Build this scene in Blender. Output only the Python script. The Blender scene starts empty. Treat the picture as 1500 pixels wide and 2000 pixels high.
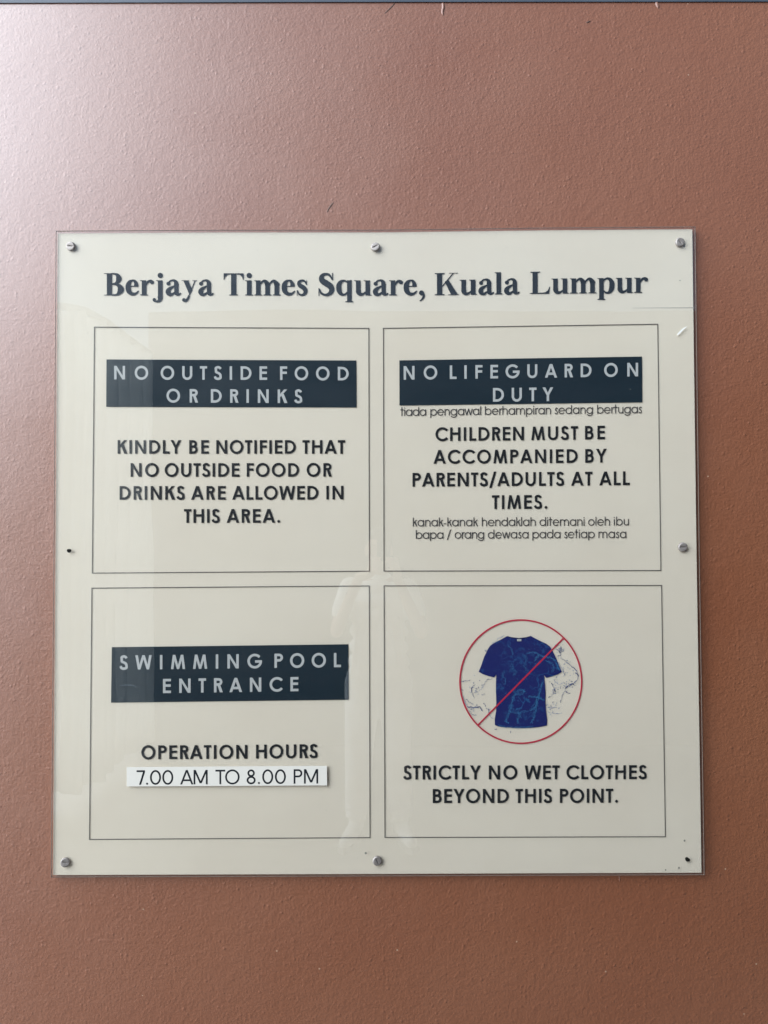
import bpy, bmesh, math, random
from mathutils import Vector, Matrix
from mathutils.geometry import tessellate_polygon
R = math.radians
random.seed(7)
scene = bpy.context.scene
COL = scene.collection

# ------------------------------------------------------------------ camera
CAM_D, CAM_Z, PITCH, FPX = 2.0, 1.68, R(1.7), 1500.0
cam_data = bpy.data.cameras.new("camera")
cam = bpy.data.objects.new("camera", cam_data); COL.objects.link(cam)
cam_data.sensor_fit = 'VERTICAL'; cam_data.sensor_height = 36.0
cam_data.lens = 36.0 * FPX / 2000.0
cam_data.clip_start = 0.01; cam_data.clip_end = 500
cam.location = (0, -CAM_D, CAM_Z)
cam.rotation_euler = (R(90) + PITCH, 0, 0)
scene.camera = cam

# ------------------------------------------------------------------ light
SUN_DIR = Vector((-0.79, -0.44, 0.50)).normalized()      # towards the sun
elev = math.asin(SUN_DIR.z)
azim = math.atan2(SUN_DIR.x, SUN_DIR.y)
w = bpy.data.worlds.new("World"); scene.world = w; w.use_nodes = True
nt = w.node_tree
bg = nt.nodes['Background']
sky = nt.nodes.new('ShaderNodeTexSky'); sky.sky_type = 'NISHITA'; sky.sun_disc = False
sky.sun_elevation = elev; sky.sun_rotation = azim
sky.air_density = 1.0; sky.dust_density = 0.6
nt.links.new(sky.outputs[0], bg.inputs[0]); bg.inputs[1].default_value = 0.042
sd = bpy.data.lights.new("sun", 'SUN'); sd.energy = 5.0; sd.angle = R(64); sd.color = (0.80, 0.895, 1.0)
sun = bpy.data.objects.new("sun", sd); COL.objects.link(sun)
sun.rotation_euler = (-SUN_DIR).to_track_quat('-Z', 'Y').to_euler()
sun.location = (-3, -3, 5)
scene.view_settings.view_transform = 'Standard'
scene.view_settings.look = 'None'
scene.view_settings.exposure = 1.04
scene.cycles.transparent_max_bounces = 24

# ------------------------------------------------------------------ helpers
def P(px, py, y=0.0):
    """photograph pixel -> (x, z) on the vertical plane y"""
    u = (px - 750.0) / FPX; v = (1000.0 - py) / FPX
    dy = math.cos(PITCH) - v * math.sin(PITCH)
    dz = math.sin(PITCH) + v * math.cos(PITCH)
    t = (y + CAM_D) / dy
    return (u * t, CAM_Z + dz * t)

def link(o, parent=None):
    COL.objects.link(o)
    if parent is not None: o.parent = parent
    return o

def obj(name, verts, faces, mat, parent=None, smooth=False, origin=(0, 0, 0)):
    me = bpy.data.meshes.new(name)
    me.from_pydata([tuple(v) for v in verts], [], faces)
    me.materials.append(mat); me.update()
    if smooth:
        for p in me.polygons: p.use_smooth = True
    o = bpy.data.objects.new(name, me)
    return link(o, parent)

def obj_bm(name, bm, mat, parent=None, smooth=False):
    me = bpy.data.meshes.new(name); bm.to_mesh(me); bm.free()
    me.materials.append(mat)
    if smooth:
        for p in me.polygons: p.use_smooth = True
    return link(bpy.data.objects.new(name, me), parent)

def empty(name, loc):
    o = bpy.data.objects.new(name, None); o.location = loc; o.empty_display_size = .1
    return link(o)

def tag(o, label=None, cat=None, group=None, kind=None):
    if label: o['label'] = label
    if cat: o['category'] = cat
    if group: o['group'] = group
    if kind: o['kind'] = kind
    return o

def prism(pts, y0, y1):
    """pts (x,z) loop -> verts, faces for a slab between y0 (front) and y1 (back)"""
    n = len(pts)
    v = [(x, y0, z) for x, z in pts] + [(x, y1, z) for x, z in pts]
    f = [list(range(n)), list(range(2 * n - 1, n - 1, -1))]
    for i in range(n):
        j = (i + 1) % n
        f.append([i, i + n, j + n, j])
    return v, f

def fix_normals(o):
    bm = bmesh.new(); bm.from_mesh(o.data)
    bmesh.ops.recalc_face_normals(bm, faces=bm.faces[:]); bm.to_mesh(o.data); bm.free()
    return o

def box(bm, x0, x1, y0, y1, z0, z1):
    vs = [bm.verts.new((x, y, z)) for x in (x0, x1) for y in (y0, y1) for z in (z0, z1)]
    for q in ((0,1,3,2), (4,6,7,5), (0,4,5,1), (2,3,7,6), (0,2,6,4), (1,5,7,3)):
        bm.faces.new([vs[i] for i in q])

# ------------------------------------------------------------------ materials
def mat(name, color, rough=.5, spec=.5, metal=0.0):
    m = bpy.data.materials.new(name); m.use_nodes = True
    b = m.node_tree.nodes['Principled BSDF']
    b.inputs['Base Color'].default_value = (*color, 1)
    b.inputs['Roughness'].default_value = rough
    b.inputs['Specular IOR Level'].default_value = spec
    b.inputs['Metallic'].default_value = metal
    return m

def N(m, t, **kw):
    n = m.node_tree.nodes.new(t)
    for k, v in kw.items(): setattr(n, k, v)
    return n

def L(m, a, b): m.node_tree.links.new(a, b)

def noisy(name, c1, c2, scale, rough=.5, spec=.5, bump=0, bscale=200, metal=0, dist=.002, detail=4):
    m = mat(name, c1, rough, spec, metal)
    b = m.node_tree.nodes['Principled BSDF']
    tc = N(m, 'ShaderNodeTexCoord')
    n = N(m, 'ShaderNodeTexNoise'); n.inputs['Scale'].default_value = scale; n.inputs['Detail'].default_value = detail
    L(m, tc.outputs['Object'], n.inputs['Vector'])
    r = N(m, 'ShaderNodeValToRGB')
    r.color_ramp.elements[0].position = .3; r.color_ramp.elements[1].position = .7
    r.color_ramp.elements[0].color = (*c1, 1); r.color_ramp.elements[1].color = (*c2, 1)
    L(m, n.outputs['Fac'], r.inputs[0]); L(m, r.outputs[0], b.inputs['Base Color'])
    if bump:
        n2 = N(m, 'ShaderNodeTexNoise'); n2.inputs['Scale'].default_value = bscale; n2.inputs['Detail'].default_value = 3
        L(m, tc.outputs['Object'], n2.inputs['Vector'])
        bu = N(m, 'ShaderNodeBump'); bu.inputs['Strength'].default_value = bump; bu.inputs['Distance'].default_value = dist
        L(m, n2.outputs['Fac'], bu.inputs['Height']); L(m, bu.outputs[0], b.inputs['Normal'])
    return m

def wall_material():
    m = mat("terracotta_paint", (.24, .095, .055), .55, .5)
    b = m.node_tree.nodes['Principled BSDF']
    b.inputs['Coat Weight'].default_value = 1.0; b.inputs['Coat Roughness'].default_value = .38; b.inputs['Coat IOR'].default_value = 1.85
    tc = N(m, 'ShaderNodeTexCoord')
    gn = N(m, 'ShaderNodeTexNoise'); gn.inputs['Scale'].default_value = 5; gn.inputs['Detail'].default_value = 6
    L(m, tc.outputs['Object'], gn.inputs['Vector'])
    gr = N(m, 'ShaderNodeMapRange'); gr.inputs['From Min'].default_value = .3; gr.inputs['From Max'].default_value = .7; gr.inputs['To Min'].default_value = .35; gr.inputs['To Max'].default_value = .41
    L(m, gn.outputs['Fac'], gr.inputs['Value']); L(m, gr.outputs[0], b.inputs['Coat Roughness'])
    # slow tint variation of the paint
    n = N(m, 'ShaderNodeTexNoise'); n.inputs['Scale'].default_value = 2.2; n.inputs['Detail'].default_value = 5
    L(m, tc.outputs['Object'], n.inputs['Vector'])
    r = N(m, 'ShaderNodeValToRGB')
    e = r.color_ramp.elements
    e[0].position = .32; e[1].position = .68
    e[0].color = (.206, .061, .020, 1); e[1].color = (.228, .076, .029, 1)
    L(m, n.outputs['Fac'], r.inputs[0])
    # fine grain
    n3 = N(m, 'ShaderNodeTexNoise'); n3.inputs['Scale'].default_value = 120; n3.inputs['Detail'].default_value = 2
    L(m, tc.outputs['Object'], n3.inputs['Vector'])
    hv = N(m, 'ShaderNodeHueSaturation')
    mr = N(m, 'ShaderNodeMapRange'); mr.inputs['To Min'].default_value = .9; mr.inputs['To Max'].default_value = 1.1
    L(m, n3.outputs['Fac'], mr.inputs['Value']); L(m, mr.outputs[0], hv.inputs['Value']); L(m, r.outputs[0], hv.inputs['Color'])
    # pale specks where a grain pokes through the paint, more of them low down
    v = N(m, 'ShaderNodeTexVoronoi'); v.inputs['Scale'].default_value = 26; v.inputs['Randomness'].default_value = 1
    L(m, tc.outputs['Object'], v.inputs['Vector'])
    lt = N(m, 'ShaderNodeMath', operation='LESS_THAN'); lt.inputs[1].default_value = .055
    L(m, v.outputs['Distance'], lt.inputs[0])
    sx = N(m, 'ShaderNodeSeparateXYZ'); L(m, v.outputs['Color'], sx.inputs[0])
    gz = N(m, 'ShaderNodeSeparateXYZ'); L(m, tc.outputs['Object'], gz.inputs[0])
    zr = N(m, 'ShaderNodeMapRange'); zr.inputs['From Min'].default_value = .5; zr.inputs['From Max'].default_value = 1.1
    zr.inputs['To Min'].default_value = .62; zr.inputs['To Max'].default_value = .96
    L(m, gz.outputs['Z'], zr.inputs['Value'])
    gt = N(m, 'ShaderNodeMath', operation='GREATER_THAN'); L(m, sx.outputs['X'], gt.inputs[0]); L(m, zr.outputs[0], gt.inputs[1])
    mu = N(m, 'ShaderNodeMath', operation='MULTIPLY'); L(m, lt.outputs[0], mu.inputs[0]); L(m, gt.outputs[0], mu.inputs[1])
    mu2 = N(m, 'ShaderNodeMath', operation='MULTIPLY'); L(m, mu.outputs[0], mu2.inputs[0]); mu2.inputs[1].default_value = .55
    mx = N(m, 'ShaderNodeMix', data_type='RGBA'); L(m, mu2.outputs[0], mx.inputs['Factor'])
    L(m, hv.outputs[0], mx.inputs[6]); mx.inputs[7].default_value = (.62, .42, .28, 1)
    L(m, mx.outputs[2], b.inputs['Base Color'])
    # orange-peel relief: two sizes of soft bumps
    a = N(m, 'ShaderNodeTexNoise'); a.inputs['Scale'].default_value = 140; a.inputs['Detail'].default_value = 4; a.inputs['Roughness'].default_value = .55
    L(m, tc.outputs['Object'], a.inputs['Vector'])
    c = N(m, 'ShaderNodeTexVoronoi', feature='SMOOTH_F1'); c.inputs['Scale'].default_value = 88
    L(m, tc.outputs['Object'], c.inputs['Vector'])
    pw = N(m, 'ShaderNodeMapRange', interpolation_type='SMOOTHSTEP'); pw.inputs['From Min'].default_value = .05; pw.inputs['From Max'].default_value = .42
    pw.inputs['To Min'].default_value = 1; pw.inputs['To Max'].default_value = 0
    L(m, c.outputs['Distance'], pw.inputs['Value'])
    sx2 = N(m, 'ShaderNodeSeparateXYZ'); L(m, c.outputs['Color'], sx2.inputs[0])
    rg = N(m, 'ShaderNodeMapRange'); rg.inputs['From Min'].default_value = .4; rg.inputs['From Max'].default_value = 1; L(m, sx2.outputs['X'], rg.inputs['Value'])
    pm = N(m, 'ShaderNodeMath', operation='MULTIPLY'); L(m, pw.outputs[0], pm.inputs[0]); L(m, rg.outputs[0], pm.inputs[1])
    ad = N(m, 'ShaderNodeMath', operation='MULTIPLY_ADD'); L(m, pm.outputs[0], ad.inputs[0]); ad.inputs[1].default_value = .55
    lo = N(m, 'ShaderNodeTexNoise'); lo.inputs['Scale'].default_value = 40; lo.inputs['Detail'].default_value = 2; L(m, tc.outputs['Object'], lo.inputs['Vector'])
    la = N(m, 'ShaderNodeMath', operation='MULTIPLY_ADD'); L(m, lo.outputs['Fac'], la.inputs[0]); la.inputs[1].default_value = .9; L(m, a.outputs['Fac'], la.inputs[2])
    L(m, la.outputs[0], ad.inputs[2])
    bu = N(m, 'ShaderNodeBump'); bu.inputs['Strength'].default_value = .8; bu.inputs['Distance'].default_value = .0019
    L(m, ad.outputs[0], bu.inputs['Height']); L(m, bu.outputs[0], b.inputs['Normal'])
    b2 = N(m, 'ShaderNodeBump'); b2.inputs['Strength'].default_value = .022; b2.inputs['Distance'].default_value = .0020
    L(m, ad.outputs[0], b2.inputs['Height']); L(m, b2.outputs[0], b.inputs['Coat Normal'])
    return m

def acrylic_material():
    m = bpy.data.materials.new("clear_acrylic"); m.use_nodes = True
    t = m.node_tree; t.nodes.clear()
    out = N(m, 'ShaderNodeOutputMaterial')
    geo = N(m, 'ShaderNodeNewGeometry')
    dot = N(m, 'ShaderNodeVectorMath', operation='DOT_PRODUCT')
    L(m, geo.outputs['Normal'], dot.inputs[0]); L(m, geo.outputs['Incoming'], dot.inputs[1])
    ab = N(m, 'ShaderNodeMath', operation='ABSOLUTE'); L(m, dot.outputs['Value'], ab.inputs[0])
    om = N(m, 'ShaderNodeMath', operation='SUBTRACT'); om.inputs[0].default_value = 1; L(m, ab.outputs[0], om.inputs[1])
    p5 = N(m, 'ShaderNodeMath', operation='POWER'); L(m, om.outputs[0], p5.inputs[0]); p5.inputs[1].default_value = 5
    f = N(m, 'ShaderNodeMath', operation='MULTIPLY_ADD'); L(m, p5.outputs[0], f.inputs[0]); f.inputs[1].default_value = .95; f.inputs[2].default_value = .060
    tr = N(m, 'ShaderNodeBsdfTransparent'); tr.inputs[0].default_value = (.985, .99, .98, 1)
    gl = N(m, 'ShaderNodeBsdfGlossy'); gl.inputs['Roughness'].default_value = .0; gl.inputs[0].default_value = (1, 1, 1, 1)
    tc = N(m, 'ShaderNodeTexCoord')
    nz = N(m, 'ShaderNodeTexNoise'); nz.inputs['Scale'].default_value = 2.0; nz.inputs['Detail'].default_value = 2
    L(m, tc.outputs['Object'], nz.inputs['Vector'])
    bu = N(m, 'ShaderNodeBump'); bu.inputs['Strength'].default_value = .25; bu.inputs['Distance'].default_value = .004
    L(m, nz.outputs['Fac'], bu.inputs['Height']); L(m, bu.outputs[0], gl.inputs['Normal'])
    mx = N(m, 'ShaderNodeMixShader'); L(m, f.outputs[0], mx.inputs[0]); L(m, tr.outputs[0], mx.inputs[1]); L(m, gl.outputs[0], mx.inputs[2])
    # thin film of dust and fine wiping scratches: a wide dull sheen
    g2 = N(m, 'ShaderNodeBsdfGlossy'); g2.inputs['Roughness'].default_value = .5; g2.inputs[0].default_value = (1, 1, 1, 1)
    mp = N(m, 'ShaderNodeMapping'); mp.inputs['Scale'].default_value = (1.6, 1.6, 6.0); mp.inputs['Rotation'].default_value = (0, .5, 0)
    L(m, tc.outputs['Object'], mp.inputs['Vector'])
    sm_ = N(m, 'ShaderNodeTexNoise'); sm_.inputs['Scale'].default_value = 2.5; sm_.inputs['Detail'].default_value = 6; L(m, mp.outputs[0], sm_.inputs['Vector'])
    sr = N(m, 'ShaderNodeMapRange'); sr.inputs['From Min'].default_value = .35; sr.inputs['From Max'].default_value = .7; sr.inputs['To Min'].default_value = .004; sr.inputs['To Max'].default_value = .011
    L(m, sm_.outputs['Fac'], sr.inputs['Value'])
    m2 = N(m, 'ShaderNodeMixShader'); L(m, sr.outputs[0], m2.inputs[0])
    L(m, mx.outputs[0], m2.inputs[1]); L(m, g2.outputs[0], m2.inputs[2])
    L(m, m2.outputs[0], out.inputs['Surface'])
    return m

M = {}
M['wall'] = wall_material()
M['acrylic'] = acrylic_material()
M['white'] = noisy("white_backing", (.745, .645, .53), (.775, .68, .565), 3.0, .45, .3)
M['black'] = mat("black_print", (.013, .015, .018), .6, .1)
M['title'] = mat("charcoal_print", (.010, .010, .012), .6, .1)
M['grey'] = mat("grey_line_print", (.10, .09, .085), .5, .2)
M['thin'] = mat("thin_text_print", (.06, .055, .055), .5, .2)
M['navy'] = mat("navy_print", (.009, .022, .033), .6, .1)
M['letter'] = mat("pale_letter_print", (.52, .51, .50), .5, .2)
M['sticker'] = mat("sticker_vinyl", (.68, .64, .565), .4, .4)
M['red'] = mat("red_print", (.52, .025, .06), .5, .2)
M['edge'] = mat("sheet_edge", (.30, .27, .24), .35, .5)

def shirt_print():
    m = mat("blue_shirt_print", (.012, .02, .19), .5, .2)
    b = m.node_tree.nodes['Principled BSDF']
    tc = N(m, 'ShaderNodeTexCoord')
    wn = N(m, 'ShaderNodeTexNoise'); wn.inputs['Scale'].default_value = 18; wn.inputs['Detail'].default_value = 3
    L(m, tc.outputs['Object'], wn.inputs['Vector'])
    mxv = N(m, 'ShaderNodeMix', data_type='RGBA'); mxv.inputs['Factor'].default_value = .12
    L(m, tc.outputs['Object'], mxv.inputs[6]); L(m, wn.outputs['Color'], mxv.inputs[7])
    v = N(m, 'ShaderNodeTexVoronoi', feature='DISTANCE_TO_EDGE'); v.inputs['Scale'].default_value = 22
    L(m, mxv.outputs[2], v.inputs['Vector'])
    r = N(m, 'ShaderNodeMapRange'); r.inputs['From Min'].default_value = 0; r.inputs['From Max'].default_value = .05
    r.inputs['To Min'].default_value = 1; r.inputs['To Max'].default_value = 0
    L(m, v.outputs['Distance'], r.inputs['Value'])
    n = N(m, 'ShaderNodeTexNoise'); n.inputs['Scale'].default_value = 14; n.inputs['Detail'].default_value = 6
    L(m, tc.outputs['Object'], n.inputs['Vector'])
    r2 = N(m, 'ShaderNodeMapRange'); r2.inputs['From Min'].default_value = .50; r2.inputs['From Max'].default_value = .68
    L(m, n.outputs['Fac'], r2.inputs['Value'])
    mu = N(m, 'ShaderNodeMath', operation='MULTIPLY'); L(m, r.outputs[0], mu.inputs[0]); L(m, r2.outputs[0], mu.inputs[1])
    n2 = N(m, 'ShaderNodeTexNoise'); n2.inputs['Scale'].default_value = 60; n2.inputs['Detail'].default_value = 5
    L(m, tc.outputs['Object'], n2.inputs['Vector'])
    r3 = N(m, 'ShaderNodeMapRange'); r3.inputs['From Min'].default_value = .58; r3.inputs['From Max'].default_value = .75; r3.inputs['To Max'].default_value = .55
    L(m, n2.outputs['Fac'], r3.inputs['Value'])
    mm = N(m, 'ShaderNodeMath', operation='MAXIMUM'); L(m, mu.outputs[0], mm.inputs[0]); L(m, r3.outputs[0], mm.inputs[1])
    m7 = N(m, 'ShaderNodeMath', operation='MULTIPLY'); L(m, mm.outputs[0], m7.inputs[0]); m7.inputs[1].default_value = .6
    mx = N(m, 'ShaderNodeMix', data_type='RGBA'); L(m, m7.outputs[0], mx.inputs['Factor'])
    mx.inputs[6].default_value = (.010, .017, .125, 1); mx.inputs[7].default_value = (.03, .20, .42, 1)
    L(m, mx.outputs[2], b.inputs['Base Color'])
    return m
M['shirt_print'] = shirt_print()

# ------------------------------------------------------------------ curves in 2D
def catmull(pts, n=8):
    out = []
    for i in range(len(pts) - 1):
        p0 = pts[i - 1] if i else tuple(2 * a - b for a, b in zip(pts[0], pts[1]))
        p1, p2 = pts[i], pts[i + 1]
        p3 = pts[i + 2] if i + 2 < len(pts) else tuple(2 * a - b for a, b in zip(pts[-1], pts[-2]))
        for k in range(n):
            t = k / n
            out.append(tuple(.5 * (2*b + (c - a)*t + (2*a - 5*b + 4*c - d)*t*t + (3*b - a - 3*c + d)*t**3)
                             for a, b, c, d in zip(p0, p1, p2, p3)))
    out.append(tuple(pts[-1]))
    return out

def ribbon(path, closed=False):
    """path of (x, y, width) -> list of quads"""
    n = len(path); Ls = []; Rs = []
    for i, (x, y, wd) in enumerate(path):
        if closed:
            a, b = path[(i - 1) % n], path[(i + 1) % n]
        else:
            a, b = path[max(i - 1, 0)], path[min(i + 1, n - 1)]
        dx, dy = b[0] - a[0], b[1] - a[1]; l = math.hypot(dx, dy) or 1
        nx, ny = -dy / l * wd / 2, dx / l * wd / 2
        Ls.append((x + nx, y + ny)); Rs.append((x - nx, y - ny))
    q = []
    for i in range(n if closed else n - 1):
        j = (i + 1) % n
        q.append([Ls[i], Rs[i], Rs[j], Ls[j]])
    return q

# a "stroke group" is a list of polygons that do not overlap one another
def VS(*pts):
    hv = 20 if abs(pts[0][0]) > 2 or abs(pts[0][2]) > 2 else 0      # a little ink gain on the serif face
    return ribbon(catmull([(a, b, c + hv) for a, b, c in pts], 8))
def rect(x0, x1, y0, y1): return [[(x0, y0), (x1, y0), (x1, y1), (x0, y1)]]
def poly(*pts): return [list(pts)]
def ball(cx, cy, r, n=20): return [[(cx + r*math.cos(2*math.pi*i/n), cy + r*math.sin(2*math.pi*i/n)) for i in range(n)]]
def HD(x0, y0, x1, y1, wd):
    l = math.hypot(x1 - x0, y1 - y0); hw = wd / 2 * l / abs(y1 - y0)
    return [[(x0 - hw, y0), (x0 + hw, y0), (x1 + hw, y1), (x1 - hw, y1)]]
def ARC(cx, cy, rx, ry, a0, a1, wd, n=None):
    n = n or max(6, int(abs(a1 - a0) / 8))
    cl = abs(abs(a1 - a0) - 360) < .1
    pts = [(cx + rx*math.cos(R(a0 + (a1 - a0)*i/n)), cy + ry*math.sin(R(a0 + (a1 - a0)*i/n)), wd) for i in range(n if cl else n + 1)]
    return ribbon(pts, cl)

# ------------------------------------------------------------------ geometric sans lettering (cap height 1)
def sans(ch, w, reg=False):
    """returns (ink width, left bearing, right bearing, groups)"""
    h = w / 2; S, D, C = .095, .025, .055
    g = []
    V = lambda x, y0=0, y1=1: rect(x - h, x + h, y0, y1)
    H = lambda x0, x1, y: rect(x0, x1, y - h, y + h)
    if ch == 'I': return w, S, S, [V(h)]
    if ch == 'L': W = .50; return W, S, D, [V(h), H(w, W, h)]
    if ch == 'E': W = .56; return W, S, .05, [V(h), H(w, W, 1-h), H(w, W-.02, .53), H(w, W, h)]
    if ch == 'F': W = .52; return W, S, .04, [V(h), H(w, W, 1-h), H(w, W-.02, .53)]
    if ch == 'H': W = .76; return W, S, S, [V(h), V(W-h), H(w, W-w, .54)]
    if ch == 'T':
        W = .68 if reg else .53; return W, D, D, [H(0, W, 1-h), rect(W/2-h, W/2+h, 0, 1-w)]
    if ch == 'N':
        W = .80; return W, S, S, [V(h), V(W-h), poly((w*.6, 1), (0, 1), (W-w*1.15, 0), (W-w*.3, 0)), poly((w, 1), (w*.55, 1), (W-w*.6, 0), (W, 0))]
    if ch == 'M':
        W = .98 if reg else 1.0
        if reg:
            return W, S, S, [V(h), V(W-h), HD(h*1.3, 1, W/2, .08, w), HD(W-h*1.3, 1, W/2, .08, w)]
        a = .13
        return W, .05, .05, [poly((0, 0), (w, 0), (a+w*.95, 1), (a, 1)), poly((W-w, 0), (W, 0), (W-a, 1), (W-a-w*.95, 1)),
                             poly((a, 1), (a+w*1.0, 1), (W/2+w*.45, 0.0), (W/2-w*.45, 0.0)), poly((W-a-w*1.0, 1), (W-a, 1), (W/2+w*.45, 0.0), (W/2-w*.45, 0.0))]
    if ch == 'W':
        W = 1.16; q = .27
        return W, D, D, [poly((0, 1), (w*1.03, 1), (q+w*.5, 0), (q-w*.5, 0)), poly((q-w*.5, 0), (q+w*.5, 0), (W/2+w*.5, 1), (W/2-w*.5, 1)),
                         poly((W/2-w*.5, 1), (W/2+w*.5, 1), (W-q+w*.5, 0), (W-q-w*.5, 0)), poly((W-w*1.03, 1), (W, 1), (W-q+w*.5, 0), (W-q-w*.5, 0))]
    if ch == 'A':
        W = .90 if not reg else .92; k = w*1.09
        y = .29; xl = W/2*y + w*.8; 
        return W, .01, .01, [poly((0, 0), (k, 0), (W/2+k*.5, 1), (W/2-k*.5, 1)), poly((W-k, 0), (W, 0), (W/2+k*.5, 1), (W/2-k*.5, 1)), H(xl-w*.3, W-xl+w*.3, y)]
    if ch == 'K':
        W = .72; k = w*1.3
        return W, S, .0, [V(h), poly((w*.8, .40), (w*.8, .40+k*.95), (W-k-.02, 1), (W-.02, 1)), poly((.24, .62), (.24+k*.9, .68), (W, 0), (W-k*1.0, 0))]
    if ch == 'Y':
        W = .78; k = w*.6
        return W, .0, .0, [poly((0, 1), (2*k, 1), (W/2+h, .43), (W/2-h, .43)), poly((W-2*k, 1), (W, 1), (W/2+h, .43), (W/2-h, .43)), rect(W/2-h, W/2+h, 0, .44)]
    if ch in 'PR':
        m_ = .44 if ch == 'P' else .47; W = .60 if ch == 'P' else .62; r = (1 - m_) / 2
        cx = W - .03 - r if ch == 'R' else W - r
        path = [(w*.5, 1-h, w)] + [(cx + (r-h)*math.cos(R(a)), m_ + r + (r-h)*math.sin(R(a)), w) for a in range(90, -91, -10)] + [(w*.5, m_+h, w)]
        g = [V(h), ribbon(path)]
        if ch == 'R': g.append(poly((W*.36, m_+h), (W*.36+w*1.15, m_+h), (W, 0), (W-w*1.18, 0)))
        return W, S, (.03 if ch == 'P' else .015), g
    if ch == 'B':
        W = .62; m_ = .53; r = (1 - m_ + w*.5) / 2; yc = 1 - r; cx = W - .05 - r
        p1 = [(h, 1-h, w)] + [(cx + (r-h)*math.cos(R(a)), yc + (r-h)*math.sin(R(a)), w) for a in range(90, -91, -10)] + [(h, yc-r+h, w)]
        r2 = (m_ + w*.5) / 2; cx = W - r2
        p2 = [(h, 2*r2-h, w)] + [(cx + (r2-h)*math.cos(R(a)), r2 + (r2-h)*math.sin(R(a)), w) for a in range(90, -91, -10)] + [(h, h, w)]
        return W, S, .045, [V(h), ribbon(p1), ribbon(p2)]
    if ch == 'D':
        W = .80; cx = W - .5
        p = [(h, 1-h, w)] + [(cx + (.5-h)*math.cos(R(a)), .5 + (.5-h)*math.sin(R(a)), w) for a in range(90, -91, -8)] + [(h, h, w)]
        return W, S, C, [V(h), ribbon(p)]
    if ch == 'O':
        W = 1.0; return W, C, C, [ARC(W/2, .5, W/2-h, .52-h, 0, 360, w, 44)]
    if ch == 'C':
        return .90, C, .03, [ARC(.52, .5, .52-h, .52-h, 38, 322, w, 36)]
    if ch == 'G':
        return 1.0, C, C, [ARC(.52, .5, .52-h, .52-h, 40, 354, w, 38), rect(.54, 1.03, .56-w, .56)]
    if ch == 'S':
        k = h*.9
        return .56, .05, .05, [VS((.53-k*.6, .80, w), (.42, .965-h, w), (.29, 1.02-h, w), (.13, .96-h*1.1, w), (.05+h, .74, w), (.15, .575, w), (.30, .50, w), (.44, .40, w),
                                  (.56-h, .26, w), (.46, .06+h*.75, w), (.28, -.02+h, w), (.12, .05+h*.8, w), (.0+k*.7, .245, w))]
    if ch == 'U':
        W = .74; r = W/2
        p = [(h, 1, w)] + [(r + (r-h)*math.cos(R(a)), r*.97 + (r-h*.9)*math.sin(R(a)), w) for a in range(180, 361, 9)] + [(W-h, 1, w)]
        return W, S, S, [ribbon(p)]
    if ch == '/': return .46, .04, .04, [HD(.06, -.13, .40, 1.06, w*.95)]
    if ch == '.': r = w*.58; return 2*r, .07, .09, [ball(r, r*.98, r)]
    if ch == '-': return .30, .07, .07, [rect(0, .30, .30-h, .30+h)]
    if ch == '7': W = .58; return W, .06, .02, [rect(0, W, 1-w, 1), poly((W-w*1.12, 1-w), (W, 1-w), (.17+w*1.1, 0), (.17, 0))]
    if ch == '0': W = .76; return W, .05, .05, [ARC(W/2, .5, W/2-h, .51-h, 0, 360, w, 44)]
    if ch == '8': W = .62; return W, .07, .07, [ARC(W/2, .755, .255-h, .255-h, 0, 360, w, 32), ARC(W/2, .27, .31-h, .285-h, 0, 360, w, 36)]
    X = .745; r = X/2; A = 1.02; s = .085; c = .055
    O = lambda cx: ARC(cx, r, r-h*1.0, r-h*.9, 0, 360, w, 36)
    if ch == 'a': return X, c, s, [O(r), rect(X-w, X, 0, X)]
    if ch == 'd': return X, c, s, [O(r), rect(X-w, X, 0, A)]
    if ch == 'b': return X, s, c, [O(r), rect(0, w, 0, A)]
    if ch == 'p': return X, s, c, [O(r), rect(0, w, -.26, X)]
    if ch == 'o': return X, c, c, [O(r)]
    if ch == 'e': return X, c, c, [ARC(r, r, r-h, r-h*.9, 2, 325, w, 36), rect(w*.8, X-h*.3, r-h*.6, r+h*.9)]
    if ch == 'g':
        p = [(X-h, X, w), (X-h, .05, w)] + [(r + (r-h)*math.cos(R(a)), .04 + (.30-h)*math.sin(R(a)), w) for a in range(-10, -161, -10)]
        return X, c, s, [O(r), ribbon(p)]
    if ch == 'i': return w*1.1, s, s, [rect(0, w, 0, X), ball(h, .93, h*1.25, 12)]
    if ch == 'l': return w, s, s, [rect(0, w, 0, A)]
    if ch == 'k': return .52, s, 0, [rect(0, w, 0, A), poly((w*.9, .33), (w*.9, .33+w*1.25), (.50-w*1.35, X), (.50, X)), poly((.18, .45), (.18+w*1.0, .52), (.52, 0), (.52-w*1.3, 0))]
    def arch(x0, x1):
        rr = (x1 - x0) / 2
        return ribbon([(x0 + rr + (rr-h)*math.cos(R(a)), X - rr + (rr-h*.9)*math.sin(R(a)), w) for a in range(180, -1, -12)] + [(x1-h, 0, w)])
    if ch == 'n': return .60, s, s, [rect(0, w, 0, X), arch(0, .60)]
    if ch == 'h': return .60, s, s, [rect(0, w, 0, A), arch(0, .60)]
    if ch == 'm': return 1.02, s, s, [rect(0, w, 0, X), arch(0, .56), arch(.56-w, 1.02)]
    if ch == 'r': return .33, s, .0, [rect(0, w, 0, X), ribbon([(.30 + (.30-h)*math.cos(R(a)), .42 + (.33-h)*math.sin(R(a)), w) for a in range(180, 76, -10)])]
    if ch == 's': return .38, .05, .05, [VS((.35, .60, w), (.26, X-h, w), (.17, X-h, w), (.06+h, .56, w), (.12, .45, w), (.27, .35, w), (.38-h, .20, w), (.27, h, w), (.16, h*.9, w), (.03, .16, w))]
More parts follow.
